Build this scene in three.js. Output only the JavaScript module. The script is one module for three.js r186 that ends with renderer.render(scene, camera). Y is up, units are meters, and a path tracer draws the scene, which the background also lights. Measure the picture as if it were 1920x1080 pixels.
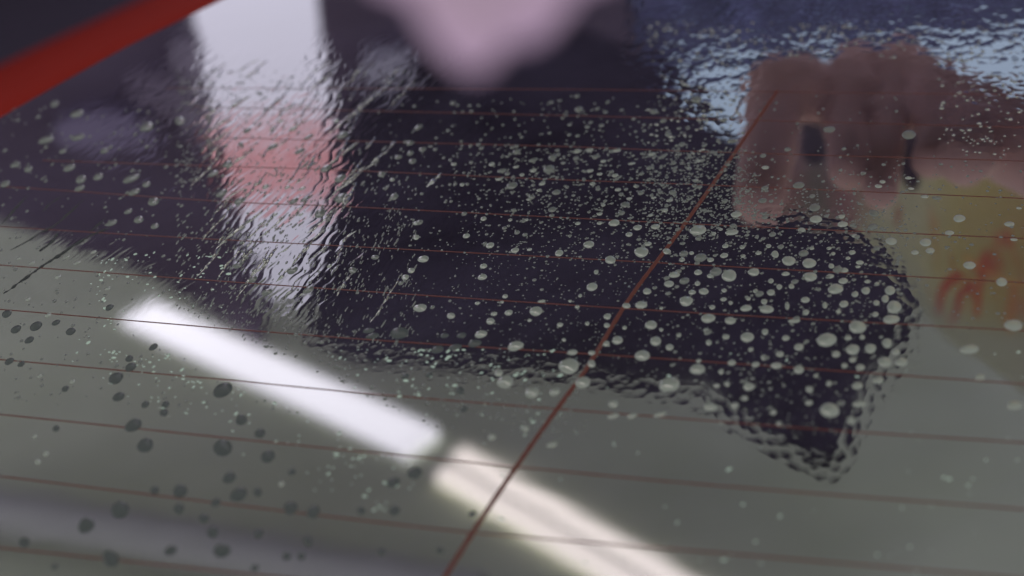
import * as THREE from 'three';
import { MarchingCubes } from 'three/addons/objects/MarchingCubes.js';
import { RoundedBoxGeometry } from 'three/addons/geometries/RoundedBoxGeometry.js';
import { mergeGeometries } from 'three/addons/utils/BufferGeometryUtils.js';
import { RectAreaLightUniformsLib } from 'three/addons/lights/RectAreaLightUniformsLib.js';
import { ImprovedNoise } from 'three/addons/math/ImprovedNoise.js';

// ------------------------------------------------------------------ camera, light, exposure
const scene = new THREE.Scene();
const U = 0.028;                                     // spacing of the heater wires, metres
const camera = new THREE.PerspectiveCamera(2 * Math.atan(540 / 3000) * 180 / Math.PI, 16 / 9, 0.01, 60);
camera.position.set(3.5516 * U, 9.2287 * U, 20.8421 * U);
camera.rotation.set(-0.5249, 0.326, -0.1075, 'YXZ');
camera.updateMatrixWorld();
camera.focus = 0.535;
camera.userData.fStop = 7;
scene.background = new THREE.Color().setRGB(2.05, 1.98, 2.4);   // daylight round the open workshop
const renderer = new THREE.WebGLRenderer({ antialias: true });
renderer.setSize(1024, 576);
renderer.toneMapping = THREE.LinearToneMapping;
renderer.toneMappingExposure = 1.1;
renderer.shadowMap.enabled = true;
RectAreaLightUniformsLib.init();

// ------------------------------------------------------------------ helpers
const V = (x, y, z) => new THREE.Vector3(x, y, z);
function rng(seed) { let a = seed >>> 0; return () => { a = (a + 0x6D2B79F5) | 0; let t = Math.imul(a ^ (a >>> 15), 1 | a); t = (t + Math.imul(t ^ (t >>> 7), 61 | t)) ^ t; return ((t ^ (t >>> 14)) >>> 0) / 4294967296; }; }
const noise = new ImprovedNoise();
const CQ = camera.quaternion.clone(), CP = camera.position.clone(), CQI = CQ.clone().invert();
const ray = (px, py) => V((px - 960) / 3000, -(py - 540) / 3000, -1).applyQuaternion(CQ);         // unit depth
function on(px, py, h = 0) { const d = ray(px, py); return CP.clone().addScaledVector(d, (h - CP.y) / d.y); }   // point of the glass (plus h) seen at a place of the photograph
function at(px, py, depth) { return CP.clone().addScaledVector(ray(px, py), depth); }
function pix(p) { const q = p.clone().sub(CP).applyQuaternion(CQI); return [960 + 3000 * q.x / -q.z, 540 - 3000 * q.y / -q.z]; }
function mir(px, py, d) { const p = on(px, py), r = ray(px, py).normalize(); r.y = -r.y; return p.addScaledVector(r, d); }     // place that the glass mirrors there, d metres from the glass
function mirH(px, py, h) { const p = on(px, py), r = ray(px, py).normalize(); r.y = -r.y; return p.addScaledVector(r, h / r.y); }  // the same, at height h
const smooth = (a, b, x) => { const t = Math.min(1, Math.max(0, (x - a) / (b - a))); return t * t * (3 - 2 * t); };
const used = {};
function numbered(name) { used[name] = (used[name] ?? -1) + 1; return used[name] ? name + '_' + String(used[name]).padStart(3, '0') : name; }
function tag(o, label, category, group, kind) { if (label) o.userData.label = label; if (category) o.userData.category = category; if (group) o.userData.group = group; if (kind) o.userData.kind = kind; return o; }
function mesh(name, geo, mat, parent) { const m = new THREE.Mesh(geo, mat); m.name = parent && parent !== scene ? name : numbered(name); m.castShadow = m.receiveShadow = true; (parent ?? scene).add(m); return m; }
function base(name, p) { const g = new THREE.Group(); g.name = numbered(name); if (p) g.position.copy(p); scene.add(g); return g; }
const std = (r, g, b, rough = 0.7, more = {}) => new THREE.MeshPhysicalMaterial({ color: new THREE.Color().setRGB(r, g, b), roughness: rough, ...more });
function fromArrays(pos, idx, uv) { const g = new THREE.BufferGeometry(); g.setAttribute('position', new THREE.Float32BufferAttribute(pos, 3)); if (uv) g.setAttribute('uv', new THREE.Float32BufferAttribute(uv, 2)); g.setIndex(idx); g.computeVertexNormals(); return g; }
// one continuous body from tapered bones [a, b, ra, rb]
function body(bones, k, res) {
  const lo = V(1e9, 1e9, 1e9), hi = V(-1e9, -1e9, -1e9);
  for (const [a, b, ra, rb] of bones) { for (const [p, r] of [[a, ra], [b, rb]]) { lo.min(p.clone().subScalar(r + k)); hi.max(p.clone().addScalar(r + k)); } }
  const c = lo.clone().add(hi).multiplyScalar(0.5), half = Math.max(hi.x - lo.x, hi.y - lo.y, hi.z - lo.z) / 2 * 1.12;
  const mc = new MarchingCubes(res, new THREE.MeshStandardMaterial(), false, false, 400000);
  mc.isolation = 0;
  const p = V(0, 0, 0), ab = V(0, 0, 0), ap = V(0, 0, 0), n = mc.size;
  for (let z = 0; z < n; z++) for (let y = 0; y < n; y++) for (let x = 0; x < n; x++) {
    p.set((x - n / 2) / (n / 2), (y - n / 2) / (n / 2), (z - n / 2) / (n / 2)).multiplyScalar(half).add(c);
    let s = 0;
    for (const [a, b, ra, rb] of bones) {
      ab.subVectors(b, a); ap.subVectors(p, a);
      const t = Math.min(1, Math.max(0, ap.dot(ab) / Math.max(1e-9, ab.lengthSq())));
      const d = ap.addScaledVector(ab, -t).length() - (ra + (rb - ra) * t);
      s += Math.exp(-Math.min(60, d / k));
    }
    mc.field[x + y * n + z * n * n] = Math.min(0.2, k * Math.log(Math.max(s, 1e-26)));
  }
  mc.update();
  const g = new THREE.BufferGeometry(), m = mc.count;
  const pos = new Float32Array(mc.positionArray.slice(0, m * 3)), nor = new Float32Array(mc.normalArray.slice(0, m * 3));
  for (let i = 0; i < m * 3; i += 3) { pos[i] = pos[i] * half + c.x; pos[i + 1] = pos[i + 1] * half + c.y; pos[i + 2] = pos[i + 2] * half + c.z; }
  g.setAttribute('position', new THREE.BufferAttribute(pos, 3)); g.setAttribute('normal', new THREE.BufferAttribute(nor, 3));
  return g;
}

// ------------------------------------------------------------------ the rear window
// The wet glass: unevenness of the water film as fine relief
const GX0 = -0.32, GZ0 = -0.36, GS = 1.1;            // square of the glass that carries the relief
function relief() {
  const n = 2048, a = new Float32Array(n * n * 4), r = rng(5);
  const edge = [[580, 640], [760, 655], [900, 680], [1100, 705], [1220, 735], [1330, 775], [1440, 812], [1555, 885], [1620, 790], [1690, 670], [1690, 560], [1640, 470], [1560, 420], [1440, 400]];
  const near = (x, y) => { let best = 1e9; for (let i = 1; i < edge.length; i++) { const [ax, ay] = edge[i - 1], [bx, by] = edge[i], dx = bx - ax, dy = by - ay, t = Math.min(1, Math.max(0, ((x - ax) * dx + (y - ay) * dy) / (dx * dx + dy * dy))); best = Math.min(best, Math.hypot(x - ax - t * dx, (y - ay - t * dy) * 1.3)); } return best; };
  const p = V(0, 0, 0);
  for (let j = 0; j < n; j++) for (let i = 0; i < n; i++) {
    p.set(GX0 + (i + 0.5) / n * GS, 0, GZ0 + (j + 0.5) / n * GS);
    const [x, y] = pix(p);
    let h = 0;
    if (x > -200 && x < 2120 && y > -250 && y < 1250) {
      const X = p.x * 1000, Z = p.z * 1000;           // millimetres
      const coarse = noise.noise(X / 22, Z / 22, 3.1);
      h += 0.006 * noise.noise(X / 12, Z / 12, 1.5);
      // rippled thick film at the far right
      let w = smooth(1120, 1260, x) * (1 - smooth(190, 330, y + 0.05 * (1900 - x))) * (1 - 0.85 * smooth(1385, 1450, x) * (1 - smooth(1730, 1800, x)) * smooth(60, 130, y));
      w *= 0.75 + 0.5 * coarse;
      if (w > 0.002) h += w * (0.5 + 0.5 * smooth(30, 110, y)) * (0.10 * noise.noise(X / 5, Z / 9, 7) + 0.05 * noise.noise(X / 2.4, Z / 4, 9));
      // trickling film on the left
      w = smooth(60, 300, x + 0.4 * (y - 300)) * (1 - smooth(800, 1020, x - 0.1 * (y - 300))) * smooth(40, 140, y) * (1 - smooth(560, 660, y));
      if (w > 0.002) { const s = X, t = Z, q = 1.4 * noise.noise(s / 9, t / 9, 2); h += w * (0.030 * noise.noise(s / 2.0 + q, t / 16, 4) + 0.008 * noise.noise(s / 0.9 + q, t / 6, 14)); }
      // lumpy rim of the dark reflection
      w = 0.62 * (1 - smooth(6, 52, near(x, y) + 24 * coarse));
      if (w > 0.002) h += w * ((0.035 + 0.015 * smooth(1000, 1300, x)) * noise.noise(X / 2.6, Z / 4.6, 17) + 0.016 * noise.noise(X / 1.3, Z / 2.2, 19));
      // crinkled suds round the white lamp's reflection
      const e = Math.hypot((x - 470) / 300, (y - 640) / 130) + 0.5 * coarse;
      w = 1 - smooth(0.55, 1.05, e);
      if (w > 0.002) { const c = noise.noise(X / 2.6, Z / 3.4, 23); h += w * 0.010 * Math.pow(Math.max(0, c), 1.4) + w * 0.0025 * noise.noise(X / 1.2, Z / 1.6, 29); }
      w = (1 - smooth(0.6, 1.1, Math.hypot((x - 780) / 260, (y - 740) / 110))) * 0.5;
      if (w > 0.002) h += w * 0.03 * Math.pow(Math.max(0, noise.noise(X / 2.8, Z / 2.8, 31)), 1.5);
    }
    { const lx = 787 - 250, ly = 835 - 590, t = Math.min(1.1, Math.max(-0.1, ((x - 250) * lx + (y - 590) * ly) / (lx * lx + ly * ly))), dd = Math.hypot(x - 250 - t * lx, y - 590 - t * ly); h *= 0.06 + 0.94 * smooth(60, 120, dd); }
    const o = (j * n + i) * 4; a[o] = a[o + 1] = a[o + 2] = 0.5 + h; a[o + 3] = 1;
  }
  const t = new THREE.DataTexture(a, n, n, THREE.RGBAFormat, THREE.FloatType); t.magFilter = t.minFilter = THREE.LinearFilter; t.needsUpdate = true; return t;
}
// dried soap film: faint milky blotches, smears and specks of dirt
function smears() {
  const n = 1024, d = new Uint8Array(n * n * 4), r = rng(12);
  for (let j = 0; j < n; j++) for (let i = 0; i < n; i++) {
    const X = i / n * GS * 1000, Z = j / n * GS * 1000;
    const b = noise.noise(X / 70, Z / 70, 2.2) + 0.6 * noise.noise(X / 24, Z / 30, 4.4) + 0.35 * noise.noise((X + Z) / 6, (X - Z) / 40, 6.6) + 0.25 * noise.noise(X / 3, Z / 3, 8.8);
    const k = Math.max(0, 1 + 0.9 * b), speck = r() < 0.0006 ? 2.2 : 1, o = (j * n + i) * 4;
    d[o] = Math.min(255, 94 * k * speck); d[o + 1] = Math.min(255, 86 * k * speck); d[o + 2] = Math.min(255, 134 * k * speck); d[o + 3] = 255;
  }
  const t = new THREE.DataTexture(d, n, n); t.magFilter = THREE.LinearFilter; t.needsUpdate = true; return t;
}
const glassMat = std(0.018, 0.016, 0.020, 0.035, { ior: 1.95, map: smears(), bumpMap: relief(), bumpScale: 0.0011 });
const rearWindow = tag(base('rear_window'), 'dark tinted car rear window, wet and mirror-like, filling the picture', 'car window');
{
  // outline: slanting far-left edge along the red body, straight elsewhere
  const e1 = on(-260, 372), e2 = on(60, 186), e3 = on(240, 86), e4 = on(440, -12), e5 = on(700, -130);
  const out = [[e1.x - 0.12, e1.z + 0.09], [e1.x, e1.z], [e2.x, e2.z], [e3.x, e3.z], [e4.x, e4.z], [e5.x, e5.z], [0.36, -0.33], [0.5, -0.30], [0.5, 0.42], [-0.30, 0.42]];
  const sh = new THREE.Shape(out.map(([x, z]) => new THREE.Vector2(x, -z)));
  const g = new THREE.ExtrudeGeometry(sh, { depth: 0.0048, bevelEnabled: false, steps: 1 });
  g.rotateX(-Math.PI / 2); g.translate(0, -0.0048, 0);
  const P = g.attributes.position, uv = g.attributes.uv;
  for (let i = 0; i < P.count; i++) uv.setXY(i, (P.getX(i) - GX0) / GS, (P.getZ(i) - GZ0) / GS);
  mesh('glass_pane', g, glassMat, rearWindow);
}
// printed heater wires: thin raised bands that follow the measured lines
function band(points, w, h, seed, open = true) {
  const pts = points.map(([x, y]) => on(x, y)), a = pts[0].clone().sub(pts[1]).normalize(), b = pts.at(-1).clone().sub(pts.at(-2)).normalize();
  if (open) pts.unshift(pts[0].clone().addScaledVector(a, 0.08)); pts.push(pts.at(-1).clone().addScaledVector(b, 0.08));
  const curve = new THREE.CatmullRomCurve3(pts, false, 'centripetal'), n = 260, pos = [], idx = [], r = rng(seed);
  for (let i = 0; i <= n; i++) {
    const p = curve.getPoint(i / n), t = curve.getTangent(i / n), s = V(-t.z, 0, t.x).normalize(), q = w * (1 + 0.22 * noise.noise(p.x * 400, p.z * 400, seed));
    for (const [u, v] of [[-0.5, 0], [-0.36, 0.8], [-0.12, 1], [0.12, 1], [0.36, 0.8], [0.5, 0]]) { const c = p.clone().addScaledVector(s, u * q); pos.push(c.x, v * h - 0.00005, c.z); }
    if (i) for (let k = 0; k < 5; k++) { const A = (i - 1) * 6 + k, B = A + 6; idx.push(A, A + 1, B, B, A + 1, B + 1); }
  }
  return fromArrays(pos, idx);
}
const WIRES = [
  [[640, 166], [960, 167], [1280, 170], [1600, 174], [1920, 178]], [[700, 208], [1280, 222], [1920, 239]], [[720, 266], [1065, 275], [1280, 283], [1920, 302]],
  [[425, 312], [640, 319], [1055, 337], [1280, 345], [1920, 372]], [[100, 356], [460, 380], [640, 387], [1280, 419], [1920, 447]], [[0, 425], [320, 444], [640, 461], [1280, 495], [1920, 530]],
  [[0, 497], [640, 543], [1280, 585], [1920, 620]], [[0, 580], [640, 633], [1280, 675], [1920, 720]], [[0, 674], [430, 713], [715, 740], [1280, 785], [1580, 808], [1920, 830]],
  [[0, 777], [640, 843], [965, 875], [1280, 905], [1920, 955]], [[0, 893], [640, 971], [900, 1000], [1280, 1031], [1920, 1085]], [[0, 1027], [500, 1080], [1000, 1130]], ];
const BUS = [[1458, 170], [1280, 425], [1180, 560], [1100, 690], [1035, 780], [970, 872], [895, 985], [835, 1080]];
const wireMat = std(0.045, 0.008, 0.005, 0.5, { ior: 1.25 });
WIRES.forEach((w, i) => tag(mesh('heater_wire', band(w, 0.00082, 0.0001, 40 + i), wireMat, rearWindow)));
{
  const b = mesh('busbar_wire', band(BUS, 0.0017, 0.00014, 77, false), wireMat, rearWindow); b.userData.label = 'thicker rust brown wire crossing the thin heater wires';
}

// ------------------------------------------------------------------ body of the car beyond the glass
{
  const red = std(0.115, 0.009, 0.007, 0.8, { ior: 1.04 });
  const inner = [[-420, 462], [-100, 280], [60, 186], [240, 86], [440, -12], [620, -96]].map(([x, y]) => on(x, y, -0.003));
  const outer = [[-420, 330], [-100, 172], [60, 94], [190, 34], [330, -30], [520, -110]].map(([x, y]) => on(x, y, -0.45));
  const pos = [], idx = [], ci = new THREE.CatmullRomCurve3(inner), co = new THREE.CatmullRomCurve3(outer), n = 60;
  for (let i = 0; i <= n; i++) {
    const a = ci.getPoint(i / n), b = co.getPoint(i / n);
    const ring = []; for (let k = 0; k <= 8; k++) { const t = k / 8, p = a.clone().lerp(b, t); p.y = -0.003 - 0.447 * t; ring.push(p); }
    for (let k = 8; k >= 0; k--) { const p = ring[k].clone(); p.y -= 0.03; ring.push(p); }
    ring.forEach((p) => pos.push(p.x, p.y, p.z));
    if (i) for (let k = 0; k < 18; k++) { const k2 = (k + 1) % 18, A = (i - 1) * 18, B = i * 18; idx.push(A + k, B + k, A + k2, A + k2, B + k, B + k2); }
  }
  tag(mesh('red_body_panel', fromArrays(pos, idx), red), 'blurred red painted car body edge along the far left of the glass', 'car body');
  const g = new RoundedBoxGeometry(2.6, 0.05, 2.2, 3, 0.02), c = on(60, -40, -0.32);
  const d = mesh('dark_body_panel', g, std(0.026, 0.021, 0.034, 0.8, { ior: 1.03 })); d.position.set(c.x - 0.45, -0.49, c.z - 0.85); d.rotation.y = 0.35;
  tag(d, 'dark bluish surface blurred behind the red body edge, top left corner', 'car body');
}

// ------------------------------------------------------------------ the workshop that the glass mirrors
const HC = 1.2; let ceilMat;
{
  const n = 512, data = new Uint8Array(n * n * 4), r = rng(9);
  for (let j = 0; j < n; j++) for (let i = 0; i < n; i++) {
    const u = i / n * 24, v = j / n * 24, s = 0.5 * noise.noise(u, v, 1) + 0.25 * noise.noise(u * 2.7, v * 2.7, 5) + 0.12 * noise.noise(u * 7, v * 7, 8);
    const k = 1 + 0.13 * s, o = (j * n + i) * 4;
    data[o] = Math.min(255, 222 * k); data[o + 1] = Math.min(255, 231 * k); data[o + 2] = Math.min(255, 199 * k); data[o + 3] = 255;
  }
  const t = new THREE.DataTexture(data, n, n); t.colorSpace = THREE.SRGBColorSpace; t.magFilter = THREE.LinearFilter; t.wrapS = t.wrapT = THREE.RepeatWrapping; t.needsUpdate = true;
  const g = new THREE.BoxGeometry(9, 0.12, 6), dir = ray(960, 400); dir.y = 0; dir.normalize();
  ceilMat = std(1, 1, 1, 0.9, { map: t }); const c = mesh('ceiling', g, ceilMat); c.position.copy(CP).addScaledVector(dir, 2.58 - 3); c.position.y = HC + 0.063; c.rotation.y = Math.atan2(-dir.x, -dir.z) + Math.PI;
  tag(c, 'grey green workshop ceiling mirrored in the glass', 'ceiling', null, 'structure');
}
// dark back wall with bright openings
function mottled() {                                  // worn blue violet paint with paler patches
  const n = 256, d = new Uint8Array(n * n * 4);
  for (let j = 0; j < n; j++) for (let i = 0; i < n; i++) {
    const u = i / n * 18, v = j / n * 18, p = noise.noise(u * 1.3, v * 3, 3) + 0.6 * noise.noise(u * 3.1, v * 6, 6), k = 0.8 + 0.55 * p, q = Math.max(0, noise.noise(u * 2, v * 5, 11) - 0.1), o = (j * n + i) * 4;
    d[o] = Math.min(255, 95 * k + 150 * q); d[o + 1] = Math.min(255, 95 * k + 190 * q); d[o + 2] = Math.min(255, 140 * k + 200 * q); d[o + 3] = 255;
  }
  const t = new THREE.DataTexture(d, n, n); t.colorSpace = THREE.SRGBColorSpace; t.magFilter = THREE.LinearFilter; t.wrapS = t.wrapT = THREE.RepeatWrapping; t.repeat.set(0.7, 0.7); t.needsUpdate = true; return t;
}
const wallMat = std(0.088, 0.062, 0.098, 0.8);
{
  const dir = ray(960, 400); dir.y = 0; dir.normalize();
  const side = V(-dir.z, 0, dir.x);
  const D = 2.5, o = CP.clone().addScaledVector(dir, D);           // middle of the wall
  const slab = (name, mat, pts, off, label, thick = 0.1) => {
    const flat = new THREE.Shape(pts.map(([x, y]) => new THREE.Vector2(x, y)));          // pts: [along the wall, height]
    const g = !thick ? new THREE.ShapeGeometry(flat) : new THREE.ExtrudeGeometry(flat, { depth: thick, bevelEnabled: true, bevelThickness: 0.006, bevelSize: 0.006, bevelSegments: 2 });
    const m = mesh(name, g, mat); m.position.copy(o).addScaledVector(dir, off); m.position.y = 0;
    m.quaternion.setFromRotationMatrix(new THREE.Matrix4().makeBasis(side, V(0, 1, 0), dir.clone().negate()));
    return tag(m, ...label);
  };
  const where = (px, py) => { const p = on(px, py), r = ray(px, py); r.y = -r.y; const q = o.clone().sub(p).dot(dir) / r.dot(dir); p.addScaledVector(r, q); return [p.clone().sub(o).dot(side), p.y]; };
  const W = (px, py) => where(px, py), T = HC - 0.004;
  slab('back_wall', wallMat, [[-3.2, -0.6], [W(385, 120)[0], -0.6], W(400, 250), W(500, 590), W(300, 462), W(0, 350), [-3.2, 0.8]], 0, ['dark wall left of the bright doorway, mirrored in the glass', 'wall', null, 'structure']);
  slab('back_wall', wallMat, [[W(715, 120)[0], -0.6], [W(1170, 150)[0], -0.6], [W(1170, 150)[0], T], [W(590, 600)[0], T], W(640, 300)], 0, ['dark wall between the two bright openings, mirrored in the glass', 'wall', null, 'structure']);
  slab('back_wall', std(0.8, 0.8, 0.8, 0.8, { map: mottled() }), [[W(1170, 150)[0] + 0.02, -0.6], [3.4, -0.6], [3.4, W(1500, 62)[1]], [W(1170, 150)[0] + 0.02, W(1500, 62)[1]]], 0, ['low blue violet wall under the bright window, mirrored in the glass', 'wall', null, 'structure']);
  slab('back_wall', wallMat, [[W(1170, 150)[0] + 0.02, W(1500, 250)[1]], [3.4, W(1500, 250)[1]], [3.4, T], [W(1170, 150)[0] + 0.02, T]], 0, ['dark wall above the bright window, mirrored in the glass', 'wall', null, 'structure']);
  {
    const cv = document.createElement('canvas'); cv.width = 64; cv.height = 256; const c = cv.getContext('2d'), gr = c.createLinearGradient(0, 0, 0, 256);
    [[0, '#fff2f2'], [0.25, '#ffcdc9'], [0.45, '#ffb9b2'], [0.62, '#ffc4be'], [0.85, '#ffe2e0'], [1, '#fff6f6']].forEach(([k, v]) => gr.addColorStop(k, v)); c.fillStyle = gr; c.fillRect(0, 0, 64, 256);
    const r = rng(8); for (let i = 0; i < 14; i++) { c.fillStyle = `rgba(150,90,95,${0.05 + 0.12 * r()})`; c.fillRect(r() * 64, 0, 1 + 4 * r(), 256); }
    const t = new THREE.CanvasTexture(cv); t.colorSpace = THREE.SRGBColorSpace;
    const a = W(395, 170), b = W(650, 345), sheet = slab('sheet', std(1, 1, 1, 0.35, { transmission: 0.97, ior: 1.1, map: t, side: THREE.DoubleSide }), [[a[0], a[1]], [b[0], a[1] + 0.005], W(640, 350), W(415, 345)], -0.1, ['salmon pink translucent sheet hanging in the bright doorway, mirrored in the glass', 'sheet'], 0);
    const P = sheet.geometry.attributes.position, uv = sheet.geometry.attributes.uv;
    for (let i = 0; i < P.count; i++) uv.setXY(i, (P.getX(i) - a[0]) / (b[0] - a[0]), (P.getY(i) - a[1]) / (b[1] - a[1]));
  }
  slab('window_pane', new THREE.MeshPhysicalMaterial({ color: new THREE.Color().setRGB(0.74, 0.84, 0.88), roughness: 0.02, transmission: 1, ior: 1.1 }), [[W(1170, 150)[0] + 0.02, W(1500, 62)[1] + 0.004], [3.4, W(1500, 62)[1] + 0.004], [3.4, W(1500, 250)[1] - 0.004], [W(1170, 150)[0] + 0.02, W(1500, 250)[1] - 0.004]], -0.05, ['pale cyan window pane in the far wall, its light broken up by the wet glass', 'window', null, 'structure'], 0.004);
  const oval = (x, y, rx, ry) => Array.from({ length: 28 }, (_, k) => W(x + rx * Math.cos(k * Math.PI / 14), y + ry * Math.sin(k * Math.PI / 14)));
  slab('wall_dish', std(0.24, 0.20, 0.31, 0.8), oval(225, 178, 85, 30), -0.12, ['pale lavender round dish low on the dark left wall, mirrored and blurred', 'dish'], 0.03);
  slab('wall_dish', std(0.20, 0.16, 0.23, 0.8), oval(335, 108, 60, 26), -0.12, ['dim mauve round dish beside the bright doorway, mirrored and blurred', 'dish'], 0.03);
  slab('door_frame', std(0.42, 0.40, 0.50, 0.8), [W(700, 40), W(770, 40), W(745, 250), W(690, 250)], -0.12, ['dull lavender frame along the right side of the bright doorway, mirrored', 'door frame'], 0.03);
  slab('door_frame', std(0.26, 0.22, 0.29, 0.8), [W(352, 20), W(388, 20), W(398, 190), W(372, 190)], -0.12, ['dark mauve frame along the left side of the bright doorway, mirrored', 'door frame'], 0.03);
  const c2 = mesh('ceiling', new THREE.ExtrudeGeometry(new THREE.Shape([[-0.56, 0.083], [-1.15, 2.2], [-3.9, 2.2], [-3.9, 0.083]].map(([x, y]) => new THREE.Vector2(x, y))), { depth: 0.12, bevelEnabled: false }), ceilMat);
  c2.quaternion.setFromRotationMatrix(new THREE.Matrix4().makeBasis(side, dir, V(0, 1, 0).multiplyScalar(side.clone().cross(dir).y > 0 ? 1 : -1))); c2.position.copy(o); c2.position.y = HC + 0.003 + (side.clone().cross(dir).y > 0 ? 0 : 0.12);
  tag(c2, 'far part of the grey green ceiling behind the dark left wall', 'ceiling', null, 'structure');
}

// lamps
function lampPoint(px, py, r) { return mirH(px, py, HC - 0.006); }
function lamp(name, label, tubes, color, strength) {
  const g = base(name); tag(g, label, 'lamp', null);
  const mat = new THREE.MeshStandardMaterial({ color: 0xffffff, emissive: new THREE.Color().setRGB(...color), emissiveIntensity: strength, roughness: 0.4 });
  const ends = [];
  for (const [x0, y0, x1, y1, r] of tubes) {
    const a = lampPoint(x0, y0, r), b = lampPoint(x1, y1, r), L = a.distanceTo(b);
    const geo = new RoundedBoxGeometry(L + r, 0.022, r * 2, 4, 0.009);
    const m = mesh('tube', geo, mat, g); m.position.copy(a).add(b).multiplyScalar(0.5); m.rotation.y = -Math.atan2(b.z - a.z, b.x - a.x);
    ends.push([a, b, r, m.rotation.y]);
  }
  const A = ends[0][0].clone(), B = ends[0][1].clone(); for (const e of ends.slice(1)) { A.add(e[0]); B.add(e[1]); } A.divideScalar(ends.length); B.divideScalar(ends.length);
  const L = A.distanceTo(B), mid = A.clone().add(B).multiplyScalar(0.5), rot = -Math.atan2(B.z - A.z, B.x - A.x);
  const hs = mesh('housing', new RoundedBoxGeometry(L + 0.03, 0.008, ends.reduce((w, e) => w + e[2] * 2, 0.006 * ends.length), 2, 0.002), std(0.75, 0.75, 0.72, 0.5), g); hs.position.copy(mid); hs.position.y = HC - 0.004; hs.rotation.y = rot;
  for (const [a, b, r, turn] of ends) { const l = new THREE.RectAreaLight(new THREE.Color().setRGB(...color), 0.5, a.distanceTo(b), r * 1.8); l.position.copy(a).add(b).multiplyScalar(0.5); l.position.y -= 0.014; l.rotation.set(-Math.PI / 2, 0, turn, 'XYZ'); g.add(l); }
  return g;
}
lamp('ceiling_lamp', 'cool white tube lamp on the ceiling, mirrored as a bright white bar', [[270, 594, 776, 827, 0.041]], [0.94, 0.92, 1.0], 4.5);
lamp('twin_ceiling_lamp', 'warm cream twin tube lamp, mirrored below the white bar', [[864, 855, 1560, 1258, 0.0165], [834, 890, 1482, 1276, 0.0165]], [1.0, 0.89, 0.81], 4.6);

// dark pipe under the ceiling
{
  const a = mirH(-420, 900, HC - 0.09), b = mirH(40, 968, HC - 0.09), c = mirH(430, 1035, HC - 0.09), d = mirH(900, 1125, HC - 0.09);
  const m = mesh('ceiling_pipe', new THREE.TubeGeometry(new THREE.CatmullRomCurve3([a, b, c, d]), 60, 0.034, 16), std(0.56, 0.57, 0.52, 0.7));
  tag(m, 'dark pipe along the ceiling, mirrored as a soft shadow at lower left', 'pipe');
}

// ------------------------------------------------------------------ people mirrored in the glass
{
  const P = (x, y, d) => mir(x, y, d);
  const head = P(1492, 722, 1.42), neck = P(1430, 660, 1.42);
  const bones = [
    [head, P(1548, 842, 1.42), 0.076, 0.024], [neck, head, 0.06, 0.06],
    [P(1200, 560, 1.45), P(1560, 560, 1.45), 0.09, 0.085], [P(1200, 420, 1.45), P(1480, 460, 1.45), 0.12, 0.1], [P(1200, 400, 1.45), P(1020, 200, 1.45), 0.12, 0.09], [P(960, 200, 1.45), P(1080, 200, 1.45), 0.10, 0.09],
    [P(960, -150, 1.45), P(1060, -150, 1.45), 0.11, 0.1],
    [P(1220, 590, 1.45), P(860, 560, 1.4), 0.085, 0.075], [P(860, 560, 1.4), P(700, 560, 1.35), 0.07, 0.06], [P(700, 560, 1.35), P(760, 260, 1.3), 0.07, 0.06], [P(760, 260, 1.3), P(820, 180, 1.3), 0.045, 0.035],
    [P(1590, 560, 1.45), P(1560, 470, 1.42), 0.07, 0.05],
    [P(960, 500, 1.42), P(1150, 450, 1.45), 0.11, 0.13], [P(900, 380, 1.42), P(1150, 300, 1.45), 0.10, 0.13],
  ];
  const g = body(bones, 0.018, 96);
  const o = mesh('person', g, std(0.016, 0.010, 0.022, 0.85)); tag(o, 'person in dark clothes bending over the glass, seen as its large dark reflection', 'person');
}
const skin = std(0.70, 0.44, 0.41, 1, { transmission: 0.2 });
{
  // hand near the far right, with its patterned yellow sleeve and shirt
  const P = (x, y, d) => mir(x, y, d), f = 0.0148;
  const bones = [];
  const finger = (pts, r) => { for (let i = 1; i < pts.length; i++) bones.push([P(...pts[i - 1]), P(...pts[i]), r * (1 - 0.07 * (i - 1)), r * (1 - 0.07 * i)]); };
  finger([[1500, 160, 0.230], [1455, 165, 0.230], [1440, 275, 0.250], [1424, 375, 0.250]], f * 1.12);
  finger([[1605, 125, 0.230], [1592, 145, 0.230], [1585, 240, 0.250], [1592, 320, 0.230]], f * 0.86);
  finger([[1690, 110, 0.230], [1672, 130, 0.230], [1668, 230, 0.250], [1650, 360, 0.230]], f * 0.72);
  finger([[1760, 160, 0.230], [1752, 180, 0.230], [1760, 250, 0.250], [1745, 300, 0.220]], f * 0.8);
  finger([[1880, 250, 0.240], [1830, 270, 0.240], [1810, 300, 0.210]], f);
  bones.push([P(1480, 160, 0.230), P(1620, 165, 0.230), 0.0075, 0.008], [P(1600, 135, 0.230), P(1700, 125, 0.230), 0.009, 0.010], [P(1690, 120, 0.230), P(1780, 190, 0.230), 0.010, 0.011], [P(1690, 130, 0.235), P(1860, 230, 0.240), 0.011, 0.02], [P(1500, 205, 0.245), P(1780, 215, 0.245), 0.007, 0.01]);
  bones.push([P(1850, 240, 0.240), P(2080, 330, 0.230), 0.022, 0.028], [P(2080, 330, 0.230), P(2500, 480, 0.3), 0.028, 0.04]);
  const hand = mesh('hand', body(bones, 0.0016, 120), skin); tag(hand, 'bare hand with spread bent fingers held over the glass, mirrored at upper right', 'hand');
}
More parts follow.
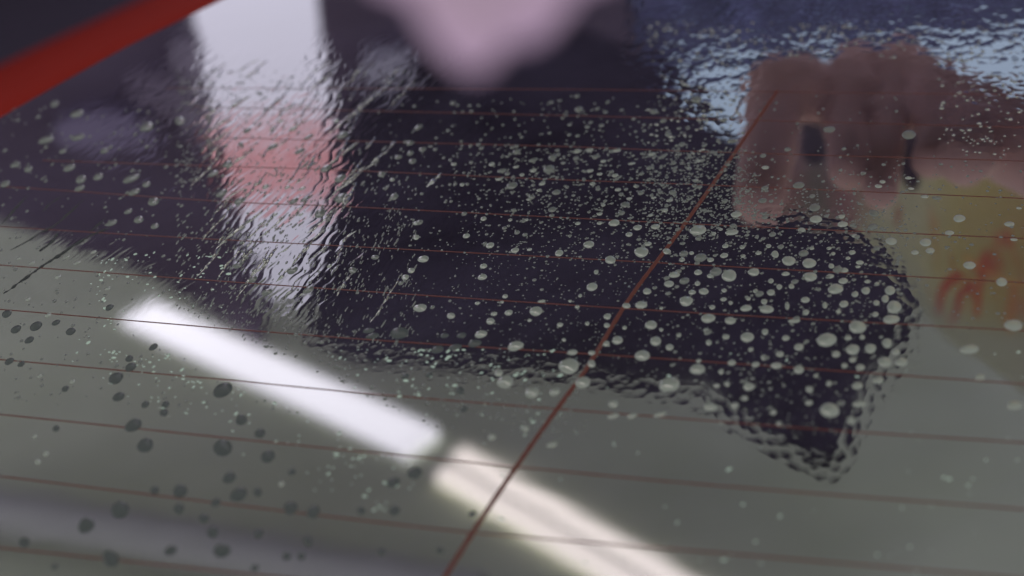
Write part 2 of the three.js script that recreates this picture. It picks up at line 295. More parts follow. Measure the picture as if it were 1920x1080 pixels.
{
  // person in a printed shirt behind the hand
  const n = 512, cv = document.createElement('canvas'); cv.width = cv.height = n; const c = cv.getContext('2d'), gr = c.createLinearGradient(0, 0, n, 0);
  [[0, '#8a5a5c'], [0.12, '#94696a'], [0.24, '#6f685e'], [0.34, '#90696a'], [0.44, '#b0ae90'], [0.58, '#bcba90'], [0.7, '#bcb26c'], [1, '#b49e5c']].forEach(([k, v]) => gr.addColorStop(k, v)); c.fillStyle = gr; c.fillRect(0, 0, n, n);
  const r = rng(21), mark = (u, v, w, h, col, t = 0) => { c.save(); c.translate(u * n, (1 - v) * n); c.rotate(t); c.fillStyle = col; c.beginPath(); c.ellipse(0, 0, w, h, 0, 0, 7); c.fill(); c.restore(); };
  const stroke = (pts, w, col) => { c.strokeStyle = col; c.lineWidth = w; c.lineCap = 'round'; c.beginPath(); pts.forEach(([u, v], i) => i ? c.lineTo(u * n, (1 - v) * n) : c.moveTo(u * n, (1 - v) * n)); c.stroke(); };
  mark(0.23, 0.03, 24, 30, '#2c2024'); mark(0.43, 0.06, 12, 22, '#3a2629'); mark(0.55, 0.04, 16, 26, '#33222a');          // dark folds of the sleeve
  for (const [u, v, w, h, a] of [[0.77, 0.25, 26, 22, 0.5], [0.80, 0.21, 18, 26, 0.4], [0.84, 0.14, 16, 18, 0.55], [0.74, 0.34, 16, 30, 0.4], [0.9, 0.4, 30, 40, 0.25]]) for (let i = 0; i < 5; i++) mark(u + 0.03 * (r() - 0.5), v + 0.03 * (r() - 0.5), w * (0.4 + 0.6 * r()), h * (0.4 + 0.6 * r()), `rgba(190,60,44,${a * 0.26})`, r());
  stroke([[0.70, 0.29], [0.665, 0.34], [0.645, 0.40], [0.64, 0.52]], 10, 'rgba(186,40,28,.95)'); stroke([[0.735, 0.31], [0.70, 0.37], [0.685, 0.52]], 9, 'rgba(184,46,32,.9)');
  stroke([[0.515, 0.17], [0.51, 0.25]], 6, 'rgba(150,50,44,.7)'); stroke([[0.48, 0.16], [0.475, 0.26]], 9, 'rgba(205,195,165,.8)'); stroke([[0.42, 0.12], [0.425, 0.24]], 10, 'rgba(150,70,76,.7)');
  stroke([[0.72, 0.22], [0.80, 0.265], [0.9, 0.29], [1, 0.30]], 9, 'rgba(226,170,90,.7)');
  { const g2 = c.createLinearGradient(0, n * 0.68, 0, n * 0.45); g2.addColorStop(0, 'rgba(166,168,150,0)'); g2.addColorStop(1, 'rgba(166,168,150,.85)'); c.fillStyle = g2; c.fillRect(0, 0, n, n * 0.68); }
  stroke([[0.78, 0.2], [0.76, 0.3], [0.75, 0.44]], 12, 'rgba(196,92,48,.6)'); stroke([[0.86, 0.3], [0.85, 0.46]], 16, 'rgba(206,120,60,.5)');
  for (let i = 0; i < 40; i++) mark(0.6 + 0.4 * r(), 0.1 + 0.5 * r(), 1 + 4 * r(), 8 + 34 * r(), `rgba(${180 + 40 * r()},${70 + 70 * r()},50,${0.1 + 0.25 * r()})`, 0.3 * (r() - 0.3));
  const t = new THREE.CanvasTexture(cv); t.colorSpace = THREE.SRGBColorSpace; t.wrapS = t.wrapT = THREE.MirroredRepeatWrapping;
  const P = (x, y, d) => mir(x, y, d);
  const bones = [[P(1510, 262, 0.5), P(1700, 262, 0.5), 0.016, 0.016], [P(1500, 330, 0.5), P(1780, 370, 0.5), 0.026, 0.036], [P(1790, 420, 0.5), P(1980, 420, 0.52), 0.036, 0.06], [P(1840, 500, 0.5), P(2000, 540, 0.52), 0.038, 0.06], [P(1870, 570, 0.5), P(2100, 620, 0.55), 0.03, 0.06], [P(1980, 420, 0.52), P(2400, 700, 0.6), 0.07, 0.10]];
  const g = body(bones, 0.012, 90), a = P(1400, 400, 0.5), b = P(1960, 400, 0.5), ax = b.clone().sub(a), L2 = ax.lengthSq(), y0 = P(1600, 128, 0.5).y;
  const q = g.attributes.position, uv = new Float32Array(q.count * 2), p = V(0, 0, 0);
  for (let i = 0; i < q.count; i++) { p.fromBufferAttribute(q, i); uv[i * 2] = p.clone().sub(a).dot(ax) / L2; uv[i * 2 + 1] = (p.y - y0) / 0.12; }
  g.setAttribute('uv', new THREE.BufferAttribute(uv, 2));
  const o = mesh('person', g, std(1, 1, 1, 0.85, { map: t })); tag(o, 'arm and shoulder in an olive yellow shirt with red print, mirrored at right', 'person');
}
{
  // out of focus hand close to the lens at the top
  const near = 0.52, P = (x, y, d) => at(x, y, d * near), bones = [];
  const finger = (pts, r) => { for (let i = 1; i < pts.length; i++) bones.push([P(...pts[i - 1]), P(...pts[i]), near * r * (0.8 + 0.2 * (i - 1) / (pts.length - 1)), near * r * (0.8 + 0.2 * i / (pts.length - 1))]); };
  finger([[893, 98, 0.3], [878, 58, 0.3]], 0.0036); finger([[876, 56, 0.3], [852, 0, 0.3], [865, -90, 0.3], [990, -260, 0.31]], 0.0062);
  finger([[978, 18, 0.305], [995, -30, 0.305], [1005, -130, 0.305], [1060, -280, 0.31]], 0.0076);
  finger([[1120, -90, 0.305], [1110, -140, 0.305], [1130, -290, 0.31]], 0.0066);
  finger([[735, -66, 0.30], [760, -130, 0.30], [900, -300, 0.31]], 0.006);
  finger([[1230, -160, 0.3], [1220, -230, 0.305], [1180, -360, 0.31]], 0.0066);
  bones.push([P(960, -290, 0.31), P(1080, -520, 0.32), 0.010, 0.013], [P(1100, -290, 0.31), P(1160, -520, 0.32), 0.010, 0.013], [P(1110, -500, 0.32), P(1200, -1100, 0.36), 0.016, 0.021]);
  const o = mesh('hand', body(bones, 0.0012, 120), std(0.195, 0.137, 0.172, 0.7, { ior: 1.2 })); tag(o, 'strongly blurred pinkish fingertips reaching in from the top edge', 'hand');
}

// ------------------------------------------------------------------ water
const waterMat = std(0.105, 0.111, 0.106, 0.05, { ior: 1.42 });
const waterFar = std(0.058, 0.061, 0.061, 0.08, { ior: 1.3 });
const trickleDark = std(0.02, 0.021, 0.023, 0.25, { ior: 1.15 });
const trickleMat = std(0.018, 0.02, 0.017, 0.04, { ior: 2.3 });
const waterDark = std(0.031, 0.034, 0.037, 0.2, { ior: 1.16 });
// bead: flat-topped cap on the ellipse with half axes A and B (vectors on the glass)
function bead(A, B, h, r, rings = [1, 0.93, 0.8, 0.55, 0.25], seg = 24) {
  const pos = [], idx = [], p1 = r() * 6.28, p2 = r() * 6.28, w1 = 0.06 * r(), w2 = 0.05 * r();
  for (const q of rings) for (let k = 0; k < seg; k++) {
    const a = k / seg * Math.PI * 2, s = q * (1 + w1 * Math.cos(2 * a + p1) + w2 * Math.cos(3 * a + p2));
    const y = h * Math.pow(Math.max(0, 1 - q * q), 0.4);
    pos.push(A.x * s * Math.cos(a) + B.x * s * Math.sin(a), y - 0.00004, A.z * s * Math.cos(a) + B.z * s * Math.sin(a));
  }
  pos.push(0, h, 0);
  const n = rings.length;
  const flip = A.x * B.z - A.z * B.x > 0;
  const tri = (a, b, c) => flip ? idx.push(a, c, b) : idx.push(a, b, c);
  for (let i = 0; i < n - 1; i++) for (let k = 0; k < seg; k++) { const k2 = (k + 1) % seg, a = i * seg + k, b = i * seg + k2, c = a + seg, d = b + seg; tri(a, b, c); tri(b, d, c); }
  for (let k = 0; k < seg; k++) tri((n - 1) * seg + k, (n - 1) * seg + (k + 1) % seg, n * seg);
  return fromArrays(pos, idx);
}
const DROPS = [];
const onBar = (x, y) => { const t = Math.min(1, Math.max(0, ((x - 272) * 496 + (y - 595) * 228) / (496 * 496 + 228 * 228))); return Math.hypot(x - 272 - 496 * t, y - 595 - 228 * t) < 40; };
function crop(x0, y0, s, tilt, list) { for (let i = 0; i < list.length; i += 4) DROPS.push({ x: x0 + list[i] / s, y: y0 + list[i + 1] / s, a: list[i + 2] / s, b: list[i + 3] / s, tilt }); }
crop(1020, 260, 4.5, -0.15, [45, 250, 48, 28, 105, 452, 38, 22, 70, 598, 36, 22, 685, 556, 42, 24, 592, 710, 50, 28, 285, 715, 26, 14, 470, 712, 26, 14, 790, 750, 38, 24, 718, 808, 32, 20, 940, 742, 40, 22, 1300, 772, 75, 40, 1585, 790, 58, 24, 378, 892, 48, 30, 822, 957, 64, 42, 875, 888, 36, 18, 1035, 950, 36, 26, 1530, 905, 28, 20, 1672, 915, 24, 18, 1520, 985, 36, 22, 1680, 990, 22, 16, 1405, 1022, 30, 20, 1165, 1020, 26, 20, 1245, 965, 22, 16, 1430, 800, 24, 16, 1490, 765, 20, 12, 1620, 640, 46, 26, 1840, 522, 32, 20, 600, 310, 30, 16, 470, 635, 26, 14, 900, 645, 22, 12, 1020, 605, 28, 16, 1060, 520, 30, 14, 390, 270, 30, 14, 470, 298, 26, 12, 610, 100, 40, 14, 385, 95, 34, 16, 280, 105, 34, 18, 500, 190, 26, 14, 910, 130, 34, 14, 740, 210, 36, 10, 410, 380, 26, 14, 775, 400, 24, 12, 625, 430, 28, 14, 720, 505, 26, 12, 925, 498, 24, 10, 500, 560, 20, 14, 1280, 352, 26, 12, 1225, 250, 22, 14, 1300, 188, 26, 14]);
crop(1020, 460, 4.5, -0.1, [405, 350, 48, 36, 440, 225, 20, 22, 305, 425, 18, 16, 870, 388, 34, 30, 820, 503, 52, 32, 695, 510, 36, 26, 1100, 248, 48, 26, 1055, 325, 44, 28, 1200, 470, 60, 42, 1250, 395, 32, 22, 1348, 388, 44, 28, 1300, 228, 36, 24, 1402, 258, 28, 20, 1295, 322, 26, 20, 560, 122, 48, 34, 1562, 255, 66, 50, 1770, 225, 52, 32, 1705, 530, 50, 28, 1880, 540, 60, 34, 1520, 380, 24, 18, 1515, 455, 28, 18, 1420, 522, 26, 20, 535, 600, 34, 26, 530, 675, 28, 22, 903, 672, 52, 38, 1385, 615, 62, 38, 1572, 635, 48, 32, 1715, 775, 58, 42, 1370, 718, 26, 20, 1535, 772, 30, 24, 1390, 820, 26, 26, 620, 800, 46, 36, 942, 808, 48, 40, 1060, 860, 34, 28, 525, 830, 30, 26, 830, 930, 64, 46, 240, 903, 46, 24, 405, 908, 34, 22, 210, 1020, 88, 66, 400, 1000, 36, 34, 1295, 1045, 66, 44, 1585, 990, 36, 26, 1785, 1005, 36, 24, 135, 670, 28, 20, 280, 518, 22, 16, 220, 470, 18, 12, 365, 660, 20, 18, 680, 695, 20, 18, 168, 798, 18, 16, 1138, 758, 22, 18, 990, 712, 18, 16, 1305, 975, 24, 18, 1785, 385, 22, 20, 1725, 450, 22, 16, 1860, 475, 26, 24, 1575, 485, 20, 18, 990, 530, 18, 14]);
crop(1340, 420, 4.5, -0.05, [625, 310, 58, 42, 798, 330, 60, 42, 805, 445, 62, 38, 600, 420, 36, 18, 510, 255, 32, 32, 475, 480, 24, 22, 475, 578, 34, 28, 545, 530, 26, 24, 648, 525, 26, 22, 418, 655, 28, 24, 430, 718, 50, 34, 612, 690, 20, 36, 765, 640, 38, 26, 930, 685, 22, 28, 1020, 548, 66, 44, 1085, 480, 42, 26, 1095, 390, 34, 22, 975, 440, 34, 20, 985, 355, 26, 22, 1185, 592, 30, 26, 1275, 562, 38, 32, 1090, 675, 40, 30, 1045, 738, 24, 18, 770, 745, 28, 26, 1365, 665, 28, 24, 1355, 762, 30, 22, 1290, 485, 28, 16, 1370, 505, 22, 18, 1480, 560, 44, 40, 1515, 700, 62, 56, 1440, 630, 30, 36, 1490, 805, 70, 40, 1205, 868, 72, 56, 425, 910, 28, 28, 945, 978, 84, 58, 600, 962, 34, 24, 712, 1035, 40, 28, 1125, 962, 32, 20, 1245, 955, 24, 22, 1165, 1060, 60, 44, 1315, 1050, 48, 42, 1455, 1005, 44, 42, 670, 818, 56, 18, 745, 250, 32, 18, 820, 205, 22, 14, 1160, 240, 30, 20, 1125, 288, 22, 14, 1000, 250, 20, 16, 965, 205, 24, 14, 1185, 100, 30, 16, 1490, 145, 50, 32, 1780, 155, 50, 34, 1818, 225, 38, 26, 1690, 240, 34, 20, 1225, 325, 36, 18, 1210, 360, 24, 12, 455, 185, 24, 18, 370, 245, 28, 16, 1080, 10, 44, 16, 735, 50, 34, 20]);
crop(1300, 640, 4.5, -0.05, [890, 48, 40, 32, 730, 108, 36, 26, 595, 135, 26, 26, 1345, 155, 32, 24, 1205, 108, 38, 28, 1615, 175, 58, 44, 1755, 175, 54, 40, 1710, 90, 36, 28, 700, 205, 50, 28, 890, 238, 44, 38, 1275, 205, 28, 24, 1410, 220, 40, 28, 235, 255, 24, 24, 285, 360, 24, 24, 468, 382, 50, 36, 430, 480, 34, 22, 195, 375, 30, 20, 980, 405, 34, 28, 1145, 355, 26, 26, 975, 518, 34, 24, 1150, 582, 84, 62, 1385, 375, 48, 32, 1560, 330, 50, 30, 1400, 530, 60, 26, 145, 555, 60, 36, 350, 540, 36, 26, 675, 598, 30, 24, 1330, 665, 34, 36, 725, 695, 26, 24, 1035, 290, 22, 18, 485, 68, 24, 20]);
crop(640, 460, 4.5, -0.2, [285, 100, 36, 20, 95, 210, 36, 28, 692, 115, 50, 28, 590, 212, 34, 22, 540, 270, 34, 24, 1200, 175, 32, 22, 1190, 268, 42, 24, 1465, 42, 38, 22, 1588, 35, 24, 12, 1838, 65, 38, 28, 1382, 430, 26, 18, 1148, 488, 24, 14, 1355, 478, 20, 12, 1690, 472, 34, 14, 665, 528, 60, 32, 925, 595, 36, 26, 1288, 578, 30, 18, 1258, 640, 38, 28, 1412, 568, 36, 24, 1642, 555, 56, 40, 1588, 632, 20, 14, 490, 740, 80, 48, 870, 762, 40, 20, 1015, 760, 44, 22, 1178, 750, 54, 32, 1125, 828, 60, 32, 1470, 850, 70, 40, 265, 765, 60, 24, 230, 720, 50, 22, 810, 880, 60, 30, 960, 860, 60, 26]);
crop(640, 260, 4.5, -0.25, [1270, 215, 28, 16, 1355, 270, 42, 16, 1620, 268, 32, 16, 1525, 305, 22, 14, 1440, 395, 50, 28, 1695, 380, 28, 14, 1668, 435, 24, 12, 1620, 180, 42, 16, 1475, 238, 28, 12, 1330, 342, 30, 12, 1580, 512, 20, 12, 1200, 675, 28, 18, 1055, 820, 32, 20, 1020, 388, 22, 14, 635, 712, 32, 18, 632, 832, 28, 22, 1255, 900, 38, 24, 1425, 685, 20, 12, 1560, 685, 22, 12, 580, 35, 34, 20, 685, 90, 34, 20, 480, 155, 36, 18, 600, 190, 34, 22, 340, 300, 36, 22, 950, 215, 26, 14, 430, 345, 22, 16]);
crop(1600, 330, 4.153, 0.05, [825, 330, 48, 30, 905, 695, 50, 30, 1155, 825, 44, 34, 1215, 375, 42, 20, 1290, 250, 24, 10, 650, 172, 38, 14, 555, 160, 30, 14, 160, 290, 38, 28, 195, 80, 30, 14, 228, 45, 24, 14, 430, 15, 30, 12, 450, 98, 26, 10, 750, 440, 36, 16, 1250, 495, 30, 12]);
crop(1280, 0, 2, -0.05, [1075, 1310, 36, 18, 1240, 1220, 34, 22, 1115, 1415, 20, 12, 1245, 1520, 30, 18, 550, 485, 22, 12, 848, 505, 28, 16, 435, 695, 24, 12, 300, 752, 16, 10, 205, 803, 18, 10, 495, 778, 22, 14, 500, 822, 24, 14, 600, 840, 20, 10, 595, 812, 14, 8, 185, 528, 18, 8, 310, 628, 14, 7, 1000, 875, 16, 8]);
crop(0, 540, 2, -0.5, [435, 338, 30, 20, 445, 408, 24, 16, 545, 437, 16, 12, 620, 437, 16, 13, 615, 467, 17, 14, 490, 297, 24, 14, 485, 265, 16, 12, 835, 383, 38, 26, 500, 515, 34, 22, 545, 590, 32, 26, 835, 600, 36, 32, 905, 495, 22, 20, 975, 545, 20, 18, 1005, 632, 28, 22, 450, 832, 36, 30, 323, 890, 34, 28, 675, 762, 28, 26, 670, 828, 22, 20, 580, 760, 18, 16, 765, 865, 20, 18, 798, 915, 22, 20, 832, 985, 32, 28, 860, 712, 26, 20, 90, 955, 22, 20, 415, 1015, 28, 36, 970, 922, 18, 16, 1075, 1005, 18, 16, 1130, 1005, 16, 16, 1175, 840, 28, 22, 1090, 825, 28, 24, 1095, 690, 14, 14, 1155, 950, 16, 20, 245, 378, 16, 10, 272, 350, 12, 8, 265, 163, 20, 13, 135, 143, 26, 15, 60, 155, 22, 13, 110, 195, 20, 11, 210, 130, 18, 9, 25, 97, 20, 13, 180, 102, 14, 8, 410, 73, 18, 10, 105, 42, 12, 7, 35, 275, 20, 11, 80, 285, 16, 9, 210, 527, 14, 12, 130, 557, 10, 8, 142, 652, 12, 10, 172, 622, 12, 9, 575, 222, 20, 10, 148, 330, 12, 6, 895, 775, 34, 24, 965, 765, 16, 18, 810, 805, 20, 14, 1055, 735, 12, 10, 640, 985, 26, 18, 205, 1045, 14, 10, 955, 1050, 16, 14]);
crop(640, 540, 2, -0.3, [615, 352, 32, 24, 715, 392, 28, 20, 590, 320, 16, 14, 445, 385, 16, 16, 330, 325, 14, 10, 240, 332, 16, 10, 460, 455, 16, 12, 690, 528, 14, 12, 565, 560, 16, 12, 790, 588, 22, 10, 195, 730, 26, 18, 275, 695, 28, 22, 200, 835, 22, 18, 75, 835, 16, 16, 150, 990, 14, 14, 370, 985, 14, 14, 490, 850, 16, 12, 1230, 362, 40, 28, 905, 355, 30, 22, 800, 390, 22, 14, 1020, 435, 20, 14, 1020, 480, 24, 10, 1090, 480, 22, 9, 1195, 475, 26, 9]);
crop(380, 180, 4.5, -0.45, [375, 290, 40, 18, 590, 280, 30, 14, 655, 212, 30, 12, 765, 275, 38, 16, 895, 345, 48, 14, 820, 465, 48, 18, 590, 430, 50, 18, 1040, 610, 56, 24, 715, 770, 28, 12, 840, 780, 32, 12, 530, 765, 30, 18, 770, 885, 46, 20, 865, 870, 46, 16, 610, 1000, 28, 12, 828, 1000, 26, 10, 665, 1030, 26, 12, 990, 990, 52, 34, 1160, 695, 54, 26, 1170, 860, 60, 34, 310, 885, 48, 26, 160, 820, 56, 26, 90, 655, 50, 22, 210, 575, 46, 26, 1180, 330, 54, 24, 1130, 210, 24, 14, 1615, 850, 40, 26, 1820, 265, 40, 18]);
crop(400, 300, 4.153, -0.45, [615, 860, 46, 26, 740, 1012, 48, 24, 415, 1030, 46, 24, 305, 928, 40, 24, 190, 822, 36, 22, 905, 825, 22, 14]);
crop(0, 80, 4.5, -0.3, [390, 820, 70, 28, 660, 800, 60, 22, 1240, 710, 60, 36, 1520, 660, 40, 36, 460, 515, 40, 24, 650, 600, 60, 28, 880, 910, 36, 24, 530, 915, 34, 20, 130, 1030, 46, 22]);
crop(0, 300, 4.153, -0.4, [630, 150, 44, 30, 765, 130, 42, 26, 620, 220, 46, 20, 1020, 145, 70, 26, 1140, 190, 36, 22, 1045, 250, 50, 24, 1195, 325, 46, 30, 1080, 465, 42, 26, 1205, 515, 34, 22, 1000, 400, 36, 18, 220, 70, 36, 24, 540, 60, 50, 26, 40, 185, 40, 26, 600, 800, 34, 12, 450, 910, 30, 14, 520, 755, 28, 10, 730, 715, 24, 12, 840, 1000, 26, 12, 250, 800, 28, 12, 150, 765, 22, 10, 870, 490, 50, 20]);
// names for places on the glass, from the wires
const ORD = ['topmost', 'second', 'third', 'fourth', 'fifth', 'sixth', 'seventh', 'eighth', 'ninth', 'tenth', 'eleventh', 'twelfth'];
const lineY = (pts, x) => { let i = 1; while (i < pts.length - 1 && pts[i][0] < x) i++; const [a, b] = [pts[i - 1], pts[i]]; return a[1] + (b[1] - a[1]) * (x - a[0]) / (b[0] - a[0]); };
const busX = (y) => { let i = 1; while (i < BUS.length - 1 && BUS[i][1] < y) i++; const [a, b] = [BUS[i - 1], BUS[i]]; return a[0] + (b[0] - a[0]) * (y - a[1]) / (b[1] - a[1]); };
const rank = (k) => k + (k % 10 === 1 && k % 100 !== 11 ? 'st' : k % 10 === 2 && k % 100 !== 12 ? 'nd' : k % 10 === 3 && k % 100 !== 13 ? 'rd' : 'th');
DROPS.sort((p, q) => q.a * q.b - p.a * p.b);
{
  const r = rng(31), big = DROPS.slice(0, 296), rest = [];
  for (const d of big) { d.band = 0; while (d.band < 12 && d.y > lineY(WIRES[d.band], d.x)) d.band++; d.right = d.x > busX(d.y); }
  const groups = {};
  for (const d of big) (groups[d.band + (d.right ? 'r' : 'l')] ??= []).push(d);
  for (const g of Object.values(groups)) { g.sort((p, q) => Math.abs(p.x - busX(p.y)) - Math.abs(q.x - busX(q.y))); g.forEach((d, i) => { d.rank = i + 1; }); }
  const shape = (d) => {
    const c = on(d.x, d.y), ct = Math.cos(d.tilt), st = Math.sin(d.tilt);
    const A = on(d.x + d.a * ct, d.y + d.a * st).sub(c), B = on(d.x - d.b * st, d.y + d.b * ct).sub(c);
    return [c, bead(A, B, Math.min(0.0009, 0.19 * Math.min(A.length(), B.length())), r)];
  };
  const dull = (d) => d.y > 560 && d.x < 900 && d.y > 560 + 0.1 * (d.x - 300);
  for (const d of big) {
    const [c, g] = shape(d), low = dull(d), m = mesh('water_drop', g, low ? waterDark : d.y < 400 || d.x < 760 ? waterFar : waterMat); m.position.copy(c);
    const size = d.a * d.b > 150 ? 'large' : d.a * d.b > 60 ? 'medium' : 'small', form = d.a > 1.9 * d.b ? 'long oval' : d.a > 1.5 * d.b ? 'oval' : 'roundish';
    const where = d.band === 0 ? 'above the topmost wire' : 'below the ' + ORD[d.band - 1] + ' wire';
    tag(m, `${size} ${form} ${low ? 'dull' : 'pale grey'} drop ${where}, ${rank(d.rank)} ${d.right ? 'right' : 'left'} of thick wire`, 'water drop', 'water drops on the glass');
  }
  const geos = DROPS.slice(296).map((d) => { const [c, g] = shape(d); g.translate(c.x, 0, c.z); return g; });
  if (geos.length) tag(mesh('small_water_drops', mergeGeometries(geos), waterMat), 'scattered small water drops between the larger ones', 'water drops', null, 'stuff');
}
// fine spray
{
  const r = rng(55), list = [], inside = (x, y) => {
    const low = x < 1220 ? 640 + (x - 620) * 0.13 : x < 1550 ? 720 + (x - 1220) * 0.42 : 860 - (x - 1550) * 2;
    return y < low && x < 1700;
  };
  const add = (x, y, a, b, tilt) => {
    if (onBar(x, y)) return;
    const c = on(x, y), ct = Math.cos(tilt), st = Math.sin(tilt);
    const A = on(x + a * ct, y + a * st).sub(c), B = on(x - b * st, y + b * ct).sub(c), m = new THREE.Matrix4();
    const h = 0.3 * Math.min(A.length(), B.length());
    if (A.x * B.z - A.z * B.x > 0) B.negate();
    m.makeBasis(A, V(0, h, 0), B).setPosition(c); list.push(m);
  };
  let n = 0;
  while (n < 3800) {                                   // dark middle
    const x = 700 + r() * 1000, y = 180 + r() * 640; if (!inside(x, y) || (y < 270 && r() < 0.65)) continue;
    const dens = smooth(700, 1050, x) * (0.35 + 0.65 * (1 - smooth(380, 560, y))) * (1 - 0.9 * smooth(1330, 1400, x) * (1 - smooth(330, 450, y + (1700 - x) * 0.1))); if (r() > 0.12 + dens) continue; n++;
    const far = 1 - smooth(300, 520, y), a = (0.8 + 1.3 * r() * r()) * (1 + 1.1 * far * r()) * (x > 1250 && y > 420 && r() < 0.2 ? 2.2 : 1) * (r() < 0.06 ? 2.2 : 1);
    add(x, y, a * 1.35, a * 0.8, -0.2 - 0.2 * (1 - smooth(700, 1100, x)));
  }
  n = 0;
  while (n < 800) { const x = 1210 + r() * 210, y = 280 + r() * 170; if (x - 1390 > (430 - y) * 0.25 + 20) continue; n++; const a = 1 + 1.6 * r() * r(); add(x, y, a * 1.4, a * 0.8, -0.1); }
  n = 0;
  while (n < 1500) {                                   // streaky left
    const x = 330 + r() * 450, y = 130 + r() * 520; if (y < 330 && x > 620 - (330 - y) * 0.3 && r() < 0.8) continue; if (r() > 0.25 + 0.75 * smooth(-1, 1, noise.noise(x / 70, y / 70, 3) * 3)) continue; n++;
    const t = -Math.atan2(y + 430, 1400 - x) - 0.1 + 0.4 * (r() - 0.5), a = 0.8 + 1.2 * r() * r();
    add(x, y, a * (1.5 + 4.5 * r() * r()), a, t);
  }
  n = 0;
  while (n < 420) { const x = r() * 480, y = 200 + r() * 560; n++; const t = -0.5 + 0.3 * (r() - 0.5), a = 0.9 + 1.8 * r() * r(); add(x, y, a * 2, a, t); }
  n = 0;
  while (n < 260) { const x = 1560 + r() * 360, y = 290 + r() * 330; n++; const a = 0.9 + 2 * r() * r(); add(x, y, a * 1.7, a * 0.8, 0.05); }
  n = 0;
  while (n < 420) { const x = 480 + r() * 620, y = 620 + r() * 150 + (x - 480) * 0.1; n++; const a = 1 + 2.6 * r() * r(); add(x, y, a * 1.6, a * 0.9, -0.2 + 0.5 * (r() - 0.5)); }
  const geo = bead(V(1, 0, 0), V(0, 0, -1), 1, () => 0.05, [1, 0.88, 0.6], 14);
  const im = new THREE.InstancedMesh(geo, waterFar, list.length); list.forEach((m, i) => im.setMatrixAt(i, m));
  im.name = 'fine_spray'; im.castShadow = im.receiveShadow = true; scene.add(im); tag(im, 'fine spray of tiny droplets over the dark glass', 'spray', null, 'stuff');
}
// soap flecks near the lamp's reflection
{
  const r = rng(91), list = [], geo = bead(V(1, 0, 0), V(0, 0, -1), 1, () => 0.6, [1, 0.8, 0.4], 7), im0 = std(0.20, 0.25, 0.225, 0.35, { ior: 1.3 });
  const put = (x, y) => { if (onBar(x, y)) return; if (r() > 0.2 + smooth(-0.1, 0.5, noise.noise(x / 45, y / 30, 3.3))) return; const c = on(x, y), a = 1 + 3.2 * r() * r(), t = -0.9 + 1.1 * r(), A = on(x + a * 1.6 * Math.cos(t), y + a * 1.6 * Math.sin(t)).sub(c), B = on(x - a * 0.7 * Math.sin(t), y + a * 0.7 * Math.cos(t)).sub(c); if (A.x * B.z - A.z * B.x > 0) B.negate(); list.push(new THREE.Matrix4().makeBasis(A, V(0, 0.12 * A.length(), 0), B).setPosition(c)); };
  for (let i = 0; i < 420; i++) { const t = r() * 1.25 - 0.1, q = r() + r() - 0.35; put(250 + 500 * t - 70 * q, 600 + 225 * t + 75 * q); }
  for (let i = 0; i < 330; i++) put(620 + 420 * r(), 655 + 190 * r() * r());
  for (let i = 0; i < 170; i++) put(900 + 1020 * r(), 660 + 420 * r());
  for (let i = 0; i < 220; i++) put(170 + 260 * r(), 470 + 110 * r());
  const im = new THREE.InstancedMesh(geo, im0, list.length); list.forEach((m, i) => im.setMatrixAt(i, m)); im.name = 'soap_flecks'; im.castShadow = im.receiveShadow = true; scene.add(im);
  tag(im, 'pale soap flecks scattered round the white bar of light', 'soap flecks', null, 'stuff');
}
// sparkling spray, top right
{
  const r = rng(113), list = [], geo = bead(V(1, 0, 0), V(0, 0, -1), 1, () => 0.35, [1, 0.9, 0.6, 0.3], 10);
  for (let i = 0; i < 1500; i++) {
    const x = 1215 + 705 * r(), y = 40 + 250 * r(); if (r() > 0.25 + smooth(-0.2, 0.4, noise.noise(x / 60, y / 25, 5.5)) || (x > 1390 && x < 1760 && y > 110)) continue;
    const c = on(x, y), a = 1.2 + 2.6 * r() * r(), A = on(x + a * 1.5, y).sub(c), B = on(x, y + a * 0.7).sub(c); if (A.x * B.z - A.z * B.x > 0) B.negate();
    list.push(new THREE.Matrix4().makeBasis(A, V(0, 0.4 * Math.min(A.length(), B.length()), 0), B).setPosition(c));
  }
  const im = new THREE.InstancedMesh(geo, trickleMat, list.length); list.forEach((m, i) => im.setMatrixAt(i, m)); im.name = 'sparkling_spray'; im.castShadow = im.receiveShadow = true; scene.add(im);
  tag(im, 'sparkling fine spray on the upper right of the glass', 'spray', null, 'stuff');
}
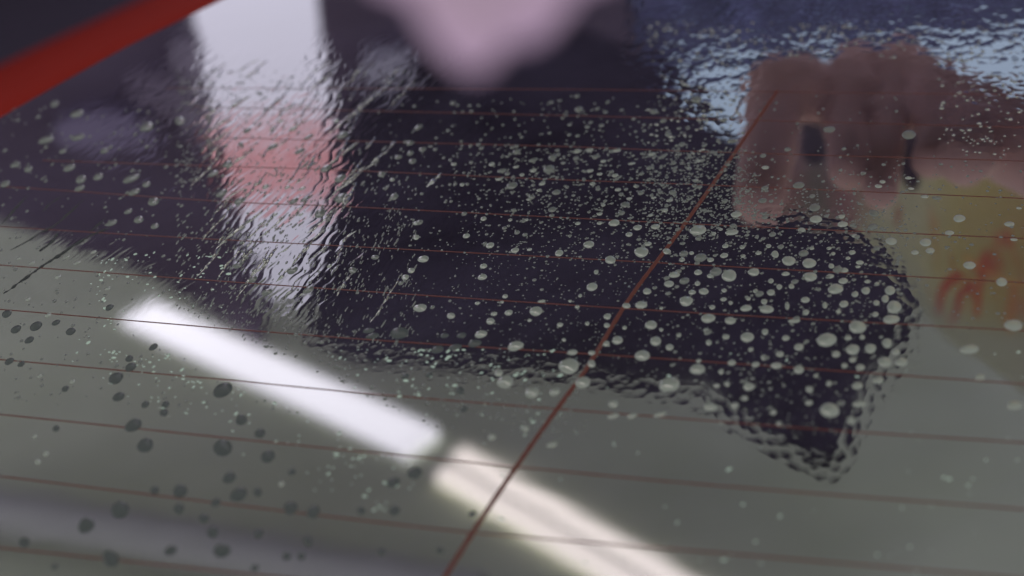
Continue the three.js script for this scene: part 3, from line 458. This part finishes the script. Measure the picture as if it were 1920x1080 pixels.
// trickles
{
  const lines = [], T = (x0, y0, s, list) => { for (const l of list) lines.push(l.map(([x, y]) => [x0 + x / s, y0 + y / s])); };
  T(400, 300, 4.153, [[[390, 390], [270, 490], [170, 560], [100, 620], [20, 700]], [[270, 560], [245, 640], [180, 730], [110, 810], [40, 910]], [[340, 620], [290, 710], [210, 790]], [[580, 410], [500, 490], [420, 560], [340, 620]], [[500, 660], [440, 740], [380, 830], [300, 900], [240, 1000], [180, 1070]], [[620, 650], [560, 700], [500, 730]], [[760, 650], [690, 720], [620, 810]], [[880, 670], [800, 740], [740, 780]], [[870, 460], [800, 520], [730, 570]], [[940, 400], [880, 480], [860, 570]], [[1110, 550], [1030, 610], [990, 700], [960, 770]], [[1290, 10], [1180, 70], [1080, 160], [980, 230], [890, 320]], [[600, 840], [540, 900], [490, 950]], [[740, 1010], [660, 1070]], [[1100, 850], [1040, 930], [960, 1060]]]);
  T(380, 180, 4.5, [[[1370, 80], [1320, 150], [1270, 250], [1245, 320]], [[1310, 390], [1240, 440], [1180, 500]], [[1610, 380], [1570, 450], [1510, 500], [1430, 560]], [[240, 180], [130, 240], [20, 310]], [[160, 60], [90, 130], [20, 170]], [[420, 440], [350, 510], [270, 560], [200, 620]], [[640, 390], [560, 430], [500, 540]], [[850, 210], [760, 280]], [[960, 480], [910, 570], [880, 610]], [[230, 860], [130, 960], [60, 1060]], [[350, 780], [250, 830], [180, 880]]]);
  T(0, 300, 4.153, [[[650, 310], [540, 410], [440, 500], [330, 560], [200, 640], [80, 700]], [[850, 530], [720, 580], [600, 650], [480, 730], [340, 820], [200, 920], [30, 1040]], [[450, 570], [400, 640], [310, 710]], [[820, 450], [760, 510], [690, 560]], [[220, 270], [100, 400], [10, 500]], [[540, 250], [420, 320], [330, 400]]]);
  T(640, 460, 4.5, [[[495, 270], [430, 370], [370, 460], [310, 570], [240, 650]]]);
  T(640, 260, 4.5, [[[160, 20], [60, 90], [0, 140]], [[460, 20], [380, 110]], [[320, 150], [250, 210]], [[200, 230], [110, 310], [0, 410]], [[850, 290], [780, 350], [720, 410]]]);
  T(1280, 0, 2, [[[225, 360], [210, 400], [190, 438]]]);
  const r = rng(71);
  for (let i = 0; i < 74; i++) {                       // more of the same in the wet fan on the left
    let x = 390 + r() * 400, y = 110 + r() * 430; if (x - 560 > (560 - y) * 0.55) continue; const l = [[x, y]], k = 2 + Math.floor(r() * 4);
    for (let j = 0; j < k; j++) { const t = Math.atan2(y + 430, 1400 - x) + 0.12 + 0.5 * (r() - 0.5), s = 9 + 16 * r(); x -= s * Math.cos(t); y += s * Math.sin(t); l.push([x, y]); }
    lines.push(l);
  }
  const trickle = (l, w, seed) => {
    const curve = new THREE.CatmullRomCurve3(l.map(([x, y]) => on(x, y))), n = Math.max(14, Math.round(curve.getLength() / 0.0006)), pos = [], idx = [], K = 6;
    for (let i = 0; i <= n; i++) {
      const f = i / n, p = curve.getPointAt(f), t = curve.getTangentAt(f), s = V(-t.z, 0, t.x).normalize();
      p.addScaledVector(s, 0.0004 * noise.noise(f * n / 5, seed, 0.5));
      const e = Math.pow(Math.sin(Math.PI * Math.min(1, Math.max(0, 0.03 + 0.94 * f))), 0.35), q = w * e * (0.8 + 0.75 * noise.noise(f * n / 4, seed, 7.5)), h = q * 0.75;
      for (let k = 0; k <= K; k++) { const a = Math.PI * k / K, c = p.clone().addScaledVector(s, q * Math.cos(a)); pos.push(c.x, h * Math.sin(a) - 0.00004, c.z); }
      if (i) for (let k = 0; k < K; k++) { const A = (i - 1) * (K + 1) + k, B = A + K + 1; idx.push(A, B, A + 1, A + 1, B, B + 1); }
    }
    return fromArrays(pos, idx);
  };
  lines.forEach((l) => { l.m = l.reduce((s, p) => s + p[0], 0) / l.length; l.my = l.reduce((s, p) => s + p[1], 0) / l.length; l.band = 0; while (l.band < 12 && l.my > lineY(WIRES[l.band], l.m)) l.band++; });
  const byBand = {}; lines.forEach((l) => (byBand[l.band] ??= []).push(l));
  for (const g of Object.values(byBand)) { g.sort((p, q) => p.m - q.m); g.forEach((l, i) => { l.rank = i + 1; }); }
  lines.forEach((l, i) => {
    const len = l.length > 4 ? 'long' : l.length > 3 ? 'medium' : 'short';
    const m = mesh('water_trickle', trickle(l, 0.00042 + 0.0005 * r() * r(), i * 3.7), l.m < 235 ? trickleDark : trickleMat);
    tag(m, `${len} wavy water trickle centred below the ${l.band ? ORD[l.band - 1] : 'top'} thin wire, ${rank(l.rank)} from the left there`, 'water trickle', 'slanting water trickles on the left of the glass');
  });
}
renderer.render(scene, camera);
